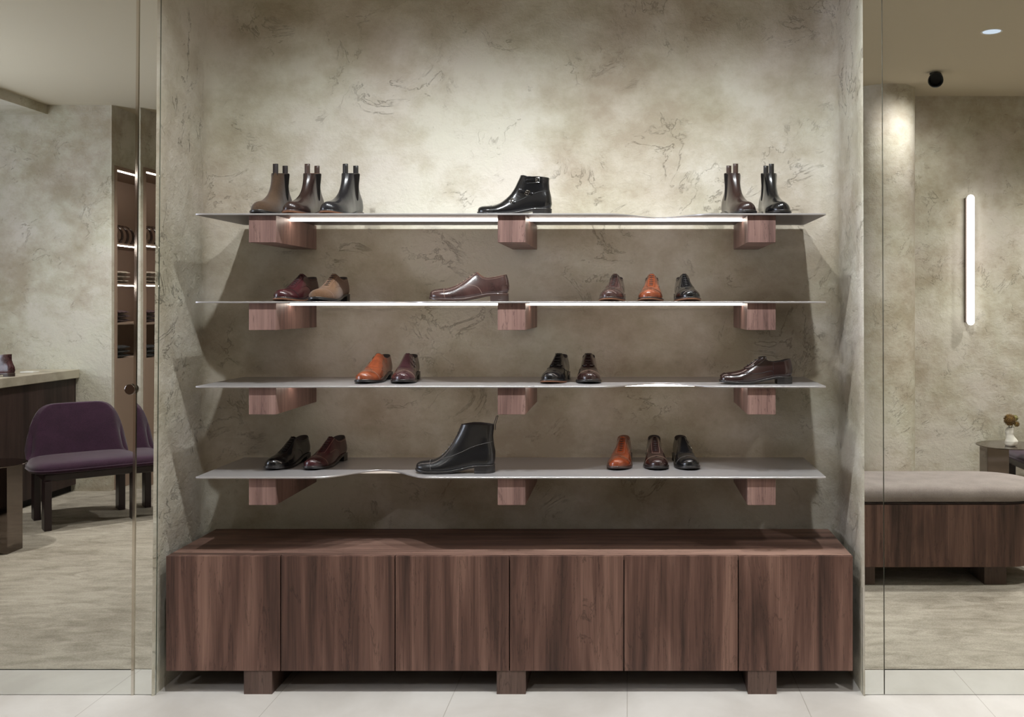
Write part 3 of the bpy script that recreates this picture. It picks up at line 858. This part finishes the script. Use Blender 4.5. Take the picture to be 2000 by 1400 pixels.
# topmost shelf
shoe('boot', 'chelsea', 'brown suede ankle boot with pull tabs, leftmost on the topmost shelf', 'suede', toe=506, d=3.755, shelf=0, yaw=1, foot=-1, dark=True, cat='boot', name='ankle_boot')
shoe('boot', 'chelsea', 'dark brown leather ankle boot between the suede boot and the grey-black boot', 'dkbrown', toe=568, d=3.755, shelf=0, yaw=3, foot=-1, cat='boot', name='ankle_boot', extra='edge', dark=False)
shoe('boot', 'chelsea', 'grey-black leather ankle boot, third from the left on the topmost shelf', 'graphite', toe=640, d=3.755, shelf=0, yaw=7, foot=-1, cat='boot', name='ankle_boot', extra='edge')
shoe('monkboot', 'monkboot', 'black leather boot with three silver buckles above the middle bracket', 'black', side_px=(933, 1081), d=3.86, shelf=0, foot=1, cat='boot', name='buckled_boot', zoff=1.0)
shoe('boot', 'chelsea', 'dark brown ankle boot above the right bracket, left of the last black boot', 'dkbrown', toe=1459, d=3.755, shelf=0, yaw=-9, foot=1, cat='boot', name='ankle_boot')
shoe('boot', 'chelsea', 'black leather ankle boot at the right end of the topmost shelf', 'black', toe=1525, d=3.755, shelf=0, yaw=-4, foot=1, cat='boot', name='ankle_boot')
# second shelf
shoe('low', 'oxford', 'glossy burgundy laced shoe, leftmost on the second shelf', 'burgundy', toe=549, d=3.755, shelf=1, yaw=6, foot=-1, extra='edge', name='laced_shoe', stitch=ST_D)
shoe('low', 'oxford', 'brown suede laced shoe beside the burgundy shoe on the second shelf', 'suede2', toe=620, d=3.755, shelf=1, yaw=3, foot=-1, name='laced_shoe', stitch=ST_L)
shoe('low', 'oxford', 'shiny brown laced shoe in side view on the second shelf', 'brown', side_px=(840, 998), d=3.84, shelf=1, foot=1, name='laced_shoe', lace=LACE_P, stitch=ST_L, dark=False)
shoe('low', 'oxford', 'brown laced shoe facing forward beside the tan one on the second shelf', 'brown', toe=1194, d=3.755, shelf=1, yaw=4, foot=-1, extra='edge', name='laced_shoe')
shoe('low', 'oxford', 'bright tan laced shoe facing forward on the second shelf', 'tan', toe=1272, d=3.755, shelf=1, yaw=2, foot=-1, extra='edge', name='laced_shoe')
shoe('low', 'oxford', 'black laced shoe facing forward at right of the tan shoe on the second shelf', 'black', toe=1345, d=3.755, shelf=1, yaw=-2, foot=1, extra='edge', name='laced_shoe')
# third shelf
shoe('low', 'monk', 'bright tan double buckle shoe on the third shelf', 'tan', toe=711, d=3.815, shelf=2, yaw=3, foot=-1, name='buckled_shoe', stitch=ST_L)
shoe('low', 'monk', 'dark plum double buckle shoe right of the tan buckled shoe', 'plum', toe=779, d=3.815, shelf=2, yaw=-2, foot=1, name='buckled_shoe', stitch=ST_L)
shoe('low', 'derby', 'black laced shoe facing forward at the middle of the third shelf', 'black', toe=1077, d=3.815, shelf=2, yaw=5, foot=-1, extra='edge', name='laced_shoe')
shoe('low', 'derby', 'dark brown laced shoe facing forward at the middle of the third shelf', 'espresso', toe=1147, d=3.815, shelf=2, yaw=-1, foot=1, name='laced_shoe', stitch=ST_L)
shoe('low', 'splittoe', 'shiny dark brown laced shoe in side view at right end of the third shelf', 'espresso', side_px=(1404, 1551), d=3.84, shelf=2, foot=1, name='laced_shoe', stitch=ST_D)
# lowest shelf
shoe('low', 'oxford', 'black laced shoe, leftmost on the lowest shelf', 'black', toe=531, d=3.86, shelf=3, yaw=7, foot=-1, name='laced_shoe')
shoe('low', 'oxford', 'dark burgundy laced shoe beside the notch of the lowest shelf', 'burgundy', toe=608, d=3.86, shelf=3, yaw=7, foot=-1, name='laced_shoe', stitch=ST_L)
shoe('laceboot', 'laceboot', 'tall black laced boot with pull tab in side view on the lowest shelf', 'blackgrain', side_px=(813, 971), d=3.83, shelf=3, foot=1, cat='boot', name='laced_boot', lace=LACE_G, stitch=ST_G)
shoe('low', 'oxford', 'orange-tan laced shoe facing forward on the lowest shelf', 'redtan', toe=1209, d=3.86, shelf=3, yaw=4, foot=-1, name='laced_shoe', dark=False, stitch=ST_L)
shoe('low', 'oxford', 'dark brown laced shoe between the tan and black shoes on the lowest shelf', 'espresso', toe=1281, d=3.86, shelf=3, yaw=0, foot=1, name='laced_shoe', stitch=ST_L)
shoe('low', 'monk', 'black double buckle shoe facing forward on the lowest shelf', 'black', toe=1345, d=3.86, shelf=3, yaw=-4, foot=1, name='buckled_shoe', stitch=ST_G)

# ------------------------------------------------------------------ ceiling fittings
def downlight(x, y, label, glass):
    t = thing('ceiling_downlight', label, 'ceiling light', (x, y, CEIL), group='recessed ceiling downlights')
    bm = bmesh.new(); seg = 32
    rows = [[(r*math.cos(2*PI*k/seg), r*math.sin(2*PI*k/seg), z) for k in range(seg)] for r, z in ((.064, .0), (.063, -.0025), (.056, -.003), (.052, -.0005))]
    grid(bm, rows, True); finish('ring', bm, M['white_paint'], t)
    bm = bmesh.new(); lathe(bm, [(.0001, -.0008), (.052, -.0008), (.052, -.0002), (.0001, -.0002)], seg); finish('lens', bm, glass, t)
    return t
dl = downlight(2.17, 1.77, 'round recessed downlight in the ceiling, seen in the right mirror', M['spot_glass'])
for (x, y) in NICHE_SPOTS:
    d = dup(dl); d.location = (x, y, CEIL); d['label'] = ['leftmost','second from the left','third from the left','rightmost'][NICHE_SPOTS.index((x, y))] + ' of the four downlights over the shoe alcove'; d['group'] = 'downlights over the alcove'
for (x, y) in ROOM_AND_FILL_SPOTS[1:]:  # fittings for the added, unseen lamps that brighten the room
    d = dup(dl); d.location = (x, y, CEIL); d['label'] = ['added unseen fill light over the stone counter', 'added unseen ceiling fill light near the purple chair', 'added unseen ceiling fill light in the middle of the shop floor', 'added unseen ceiling fill light right of the tube lamp', 'added unseen ceiling fill light beside the wide right mirror'][ROOM_AND_FILL_SPOTS.index((x, y))-1]; d['group'] = 'added fill lights over the shop floor'
t = thing('ceiling_spotlight', 'small black tilted spotlight on the ceiling, seen in the right mirror', 'ceiling light', (2.16, .74, CEIL))
bm = bmesh.new(); lathe(bm, [(.0001, -.010), (.030, -.010), (.034, -.006), (.034, 0), (.0001, 0)], 24); finish('mount', bm, M['black_metal'], t)
bm = bmesh.new(); lathe(bm, [(.0001, -.05), (.030, -.05), (.044, -.035), (.050, .02), (.052, .045), (.046, .045), (.04, .0), (.0001, .0)], 28)
o = finish('lamp_head', bm, M['black_metal'], t); o.rotation_euler = Euler((math.radians(-118), 0, math.radians(20))); o.location = (0, .03, -.045)

# tube lamp on the rear wall
t = thing('wall_tube_lamp', 'vertical glowing white tube lamp on the plaster wall, seen in the right mirror', 'lamp', (X(1896, 7.40), .07, 0))
zt, zb = Z(380, 7.40), Z(635, 7.40); r = .028
bm = bmesh.new(); prof = [(.0001, zb)] + [(r*math.sin(a), zb+r-r*math.cos(a)) for a in [PI/16*i for i in range(1, 9)]] + [(r*math.sin(a), zt-r-r*math.cos(a)) for a in [PI/2+PI/16*i for i in range(0, 8)]] + [(.0001, zt)]
lathe(bm, prof, 24); finish('tube', bm, M['tube'], t)
bm = bmesh.new(); box(bm, -.03, .03, -.069, -.034, zb+.02, zt-.02); finish('back_plate', bm, M['smoked_steel'], t, False, bevel=.004)

# ------------------------------------------------------------------ bench
def pill(x0, x1, y0, y1, n=20):
    r = (y1-y0)/2; yc = (y0+y1)/2; p = []
    for k in range(n+1): a = -PI/2+PI*k/n; p.append((x1-r+r*math.cos(a), yc+r*math.sin(a)))
    for k in range(n+1): a = PI/2+PI*k/n; p.append((x0+r+r*math.cos(a), yc+r*math.sin(a)))
    return p
by0 = DM*2-5.72; by1 = DM*2-5.17
bn = thing('bench', 'long rounded bench with pale cushion on walnut base, seen in the right mirror', 'bench', (1.62, (by0+by1)/2, 0))
yh = (by1-by0)/2; bx0, bx1 = -.66, .70
def pill_loft(levels, name, m_, ang=50):
    bm = bmesh.new(); rows = []
    for ins, z in levels: rows.append([(x, y, z) for x, y in pill(bx0+ins, bx1-ins, -yh+ins, yh-ins)])
    V = grid(bm, rows, True); bm.faces.new(V[0]); bm.faces.new(V[-1][::-1]); return finish(name, bm, m_, bn, True, ang)
pill_loft([(.0, .105), (.0, .440)], 'base', M['walnut'])
pill_loft([(.03, .440), (.012, .441), (.012, .450), (.03, .451)], 'cushion_board', M['walnut_dark'])
pill_loft([(.03, .4515), (.008, .455), (-.002, .468), (-.004, .485), (.0, .508), (.012, .524), (.035, .533), (.08, .5375), (.16, .5395), (.24, .540)], 'cushion', M['bench_fabric'], 80)
for a, b in ((-.40, -.275), (.32, .44)):
    boxobj('foot', a, b, -yh+.03, yh-.03, 0.002, .105, M['walnut_foot'], bn)

# ------------------------------------------------------------------ round side tables
def side_table(x, y, label):
    t = thing('side_table', label, 'table', (x, y, 0), group=None)
    bm = bmesh.new(); lathe(bm, [(.0001, .5345), (.218, .5345), (.220, .536), (.220, .5388), (.218, .540), (.0001, .540)], 64); finish('tabletop', bm, M['smoked_steel'], t, True, 30)
    bm = bmesh.new(); box(bm, -.178, -.028, -.075, .075, .002, .5345); finish('base', bm, M['smoked_steel'], t, False, bevel=.002)
    return t
side_table(2.675, DM*2-6.71, 'round dark metal side table with a vase, seen in the right mirror')
side_table(-3.95, DM*2-5.90, 'round polished metal side table at far left, seen in the left mirror').rotation_euler = (0, 0, PI)
v = thing('flower_vase', 'small white pinched ceramic vase on the side table in the right mirror', 'vase', (2.665, DM*2-6.66, .5402))
bm = bmesh.new(); rows = []
for i in range(25):
    f = i/24; z = .128*f
    r = interp([(0, .030), (.08, .038), (.25, .041), (.45, .033), (.6, .028), (.75, .031), (.88, .026), (1, .022)], f)
    cx = .008*math.sin(f*6.5)
    rows.append([(cx+r*(1+.10*math.sin(2*a+f*7))*math.cos(a), r*(1+.10*math.cos(3*a+f*5))*math.sin(a), z) for a in [2*PI*k/28 for k in range(28)]])
for s_, dz in ((.85, 0), (.75, -.03), (.6, -.06)):
    rows.append([(.0014+(x-.0014)*s_, y*s_, .128+dz) for x, y, z in rows[24]])
V = grid(bm, rows, True); bm.faces.new(V[0]); bm.faces.new(V[-1]); finish('vase_body', bm, M['ceramic'], v, True, 80)
fl = thing('dried_flower', 'bunch of dried brown flowers standing in the white vase, seen in the right mirror', 'flowers', (2.665, DM*2-6.66, .64))
bm = bmesh.new()
for (dx, dy, h) in ((-.02, .0, .06), (.01, .01, .07), (.03, -.01, .07), (-.005, -.01, .05)):
    tube(bm, [(0, 0, -.03), (dx*.3, dy*.3, .02), (dx, dy, h)], .0016, 5)
finish('stem', bm, M['stem'], fl)
def puff(c, r, n, seed, mt):
    rnd = random.Random(seed); bm = bmesh.new()
    bmesh.ops.create_icosphere(bm, subdivisions=3, radius=r*.72, matrix=Matrix.Translation(c))
    for i in range(n):       # petals
        zz_ = 1-2*(i+.5)/n; a = i*2.39996; q = math.sqrt(max(0, 1-zz_*zz_)); d_ = Vector((q*math.cos(a), q*math.sin(a), zz_))
        u = d_.orthogonal().normalized(); w_ = d_.cross(u); p = Vector(c)+d_*r*.62; e = Vector(c)+d_*r*(1+rnd.uniform(-.08, .1)) + u*rnd.uniform(-.1, .1)*r; h = r*.11
        bm.faces.new([bm.verts.new(p+u*h), bm.verts.new(p+w_*h), bm.verts.new(e)]); bm.faces.new([bm.verts.new(p-u*h), bm.verts.new(p+w_*h), bm.verts.new(e)])
    return finish('flower_head', bm, mt, fl, False)
puff((-.012, .02, .082), .044, 260, 1, M['dried']); puff((.035, -.01, .09), .026, 120, 2, M['dried_leaf']); puff((.045, 0, .05), .022, 100, 3, M['dried'])
bm = bmesh.new(); rnd = random.Random(8)
for i in range(16):
    a = rnd.uniform(0, 2*PI); l = rnd.uniform(.02, .04); p = Vector((.02+.02*math.cos(a), .02*math.sin(a), rnd.uniform(.03, .1))); d_ = Vector((math.cos(a), math.sin(a), rnd.uniform(0, 1))).normalized()
    s_ = d_.cross(Vector((0, 0, 1))).normalized()*.007
    bm.faces.new([bm.verts.new(q) for q in (p, p+d_*l*.5+s_, p+d_*l, p+d_*l*.5-s_)])
finish('leaves', bm, M['dried_leaf'], fl, False)

# ------------------------------------------------------------------ purple lounge chairs
def lounge_chair(x, y, rz, label):
    # local frame: +y is the front of the chair
    t = thing('lounge_chair', label, 'chair', (x, y, .002), rz)
    # seat: rounded D cushion
    bm = bmesh.new(); rows = []
    def seat_ol(ins):
        p = []
        for k in range(48):
            a = 2*PI*k/48; cx, sy = math.cos(a), math.sin(a)
            e = .42
            xx = .335*(abs(cx)**e)*(1 if cx >= 0 else -1); yy = .27*(abs(sy)**e)*(1 if sy >= 0 else -1)
            s_ = 1-ins; p.append((xx*s_*(1.06 if yy > 0 else 1.0), yy*s_))
        return p
    for ins, z in ((.06, .375), (.01, .380), (-.01, .392), (-.01, .402), (.0, .42), (.05, .436), (.14, .446), (.35, .452), (.7, .455)):
        rows.append([(a, b, z) for a, b in seat_ol(ins)])
    V = grid(bm, rows, True); bm.faces.new(V[0]); bm.faces.new(V[-1][::-1]); finish('seat', bm, M['purple'], t, True, 80)
    bm = bmesh.new(); tube(bm, [(a, b, .397) for a, b in seat_ol(-.018)], .005, 6, closed=True); finish('piping', bm, M['purple'], t)
    # curved back panel with rounded top corners
    bm = bmesh.new(); A, B = [], []
    NU, NV = 28, 14
    def bp(u, v, off):
        ang = u*.95; rad = .40-off
        z0, z1 = .400, .80
        top_ = z0+(z1-z0)*(1-.80*max(0, (abs(u)-.30)/.70)**3.2)
        z = z0+(top_-z0)*v
        return (rad*math.sin(ang)*1.02, -.26+.40*(1-math.cos(ang))*.42-.10*v-off*-1*math.cos(ang), z)
    for side_, off in ((0, 0), (1, .045)):
        rows = [[bp(-1+2*i/NU, j/NV, off) for i in range(NU+1)] for j in range(NV+1)]
        (A if side_ == 0 else B).extend(rows)
    bm2 = bmesh.new()
    VA = grid(bm2, A); VB = grid(bm2, B)
    for i in range(NU):
        for j in (0, NV): bm2.faces.new([VA[j][i], VA[j][i+1], VB[j][i+1], VB[j][i]])
    for j in range(NV):
        for i in (0, NU): bm2.faces.new([VA[j][i], VA[j+1][i], VB[j+1][i], VB[j][i]])
    finish('backrest', bm2, M['purple'], t, True, 70, bevel=.012)
    bm.free()
    bm = bmesh.new(); box(bm, -.29, .29, -.22, .24, .325, .378); finish('seat_frame', bm, M['dark_wood'], t, False, bevel=.01)
    for sx in (-1, 1):
        for sy in (-1, 1):
            x0 = sx*.27; y0 = sy*.20+(.02 if sy > 0 else 0)
            bm = bmesh.new(); box(bm, x0-.022, x0+.022, y0-.055, y0+.055, 0, .33); finish('leg', bm, M['dark_wood'], t, False, bevel=.004)
    return t
lounge_chair(-3.85, DM*2-6.80, math.radians(-40), 'dark purple upholstered lounge chair by the counter, seen in the left mirror')
lounge_chair(3.10, DM*2-6.98, math.radians(90), 'dark purple lounge chair mostly cut off behind the side table in the right mirror')

# ------------------------------------------------------------------ counter with boots
c = thing('sales_counter', 'dark walnut counter with a stone top, seen in the left mirror', 'counter', (-4.85, 1.4, 0))
lx, ly = c.location.x, c.location.y
def lo(o): o.location = (-lx, -ly, 0); return o
lo(boxobj('body', -5.25, -4.49, FY+.004, 3.0, .06, .925, M['walnut_dark'], c))
lo(boxobj('plinth', -5.20, -4.53, FY+.004, 2.98, .0021, .06, M['black_gap'], c))
lo(boxobj('countertop', -5.30, -4.46, FY+.004, 3.02, .925, .995, M['stone'], c, bevel=.004))
b1 = shoe('boot', 'plain', 'brown leather boot standing on the stone counter, seen in the left mirror', 'burgundy', side_px=(0, 1), d=1, cat='boot', name='work_boot', dark=False, zbase=.9952)
b1.scale = (.85, .85, .85); b1.location = (X(34, 7.0)-.02, DM*2-7.0, .9952); b1.rotation_euler = (0, 0, PI)
bm = bmesh.new(); box(bm, -.05, .05, -.04, .04, 0, .006); o = finish('paper_card', bm, M['white_paint'], None, False); o.location = (X(58, 7.45), DM*2-7.45, .9952)
tag(o, 'small white card lying on the stone counter, seen in the left mirror', 'card')

# ------------------------------------------------------------------ display recess with belts and knitwear
yA, yB = FY-.045, FY-1.19
rc = thing('display_recess', 'pale built-in shelf unit with lit edges beside the chair, seen in the left mirror', 'shelf unit', (-4.4, (yA+yB)/2, 0))
qx, qy = rc.location.x, rc.location.y
def lr(o): o.location = (-qx, -qy, 0); return o
lr(boxobj('back_panel', -4.60, -4.58, yB, yA, .0, 2.66, M['niche_panel'], rc))
lr(boxobj('side_panel', -4.58, -4.19, yA-.025, yA, .0, 2.66, M['niche_panel'], rc))
lr(boxobj('side_panel', -4.58, -4.19, yB, yB+.025, .0, 2.66, M['niche_panel'], rc))
lr(boxobj('top_panel', -4.58, -4.19, yB+.025, yA-.025, 2.63, 2.66, M['niche_panel'], rc))
lr(boxobj('lower_panel', -4.58, -4.195, yB+.025, yA-.025, 0.003, 1.06, M['niche_panel'], rc))
shz = [2.03, 1.70, 1.37, 1.075]
for z in shz: lr(boxobj('shelf', -4.58, -4.20, yB+.025, yA-.025, z-.015, z+.0, M['niche_panel'], rc))
for z in (2.63, 2.015, 1.685): lr(boxobj('light_strip', -4.212, -4.202, yB+.03, yA-.03, z-.010, z-.001, M['niche_led'], rc))
def belt(y, label):
    bm = bmesh.new(); rows = []
    for i in range(41):
        a = PI*(1.45)*i/40 - PI*.22; R_ = .10
        cx, cz = R_*math.cos(a), R_*math.sin(a)
        rows.append([(cx*k, s*.018, .102+cz*k) for s, k in ((-1, 1), (1, 1), (1, .96), (-1, .96))])
    V = grid(bm, rows, True); bm.faces.new(V[0]); bm.faces.new(V[-1])
    t = thing('belt', label, 'belt', (-4.335, y, 2.031), 0, 'belts on the lit display shelf')
    zmin = min(p[2] for r in rows for p in r)
    b_ = finish('strap', bm, LM['espresso'], t, True, 40); b_.location.z = -zmin
    bm = bmesh.new(); tube(bm, [(-.02, -.005, .0), (.02, -.005, 0), (.02, .005, .045), (-.02, .005, .045)], .003, 6, closed=True)
    o = finish('buckle', bm, BUCK, t); o.location = (0.0, .022, .004); o.rotation_euler = (0, 0, PI/2)
    return t
for k in range(4):
    lab = ['coiled dark belt nearest the plaster corner on the recess shelf', 'second coiled belt from the plaster corner on the recess shelf', 'third coiled belt from the plaster corner on the recess shelf', 'coiled dark belt farthest from the plaster corner on the recess shelf'][k]
    bt = belt(yA-.10-.09*k, lab)
def folded(y, z0, mt, what, n=3):
    for k in range(n):
        bm = bmesh.new(); rnd = random.Random(k+int(z0*10)); r = .016; rows = []
        for j in range(13):
            v_ = -.09+.18*j/12; wv = .004*math.sin(j*1.3+k)
            prof = [(.08*math.cos(a)**3*1.3 if abs(math.cos(a)) > .9 else .095*math.cos(a), r*math.sin(a)*(1.0)) for a in [2*PI*i/16 for i in range(16)]]
            rows.append([(px_*(.98+.03*math.sin(j+k)), v_, r+pz+wv*.4) for px_, pz in prof])
        V = grid(bm, rows, True); bm.faces.new(V[0]); bm.faces.new(V[-1])
        o = finish('folded_knitwear', bm, mt, None, True, 60); o.location = (-4.31, y+rnd.uniform(-.006, .006), z0+.0345*k+.002); o.rotation_euler = (0, 0, rnd.uniform(-.08, .08))
        pos = ['bottom', 'middle', 'top'][k]
        tag(o, f'folded {what} knit, {pos} of its stack in the shelf recess at left', 'folded clothes', f'{what} knitwear stack')
folded(yA-.17, shz[1], M['cream_knit'], 'cream'); folded(yA-.17, shz[2], M['red_knit'], 'dark red'); folded(yA-.17, shz[3], M['black_knit'], 'black')
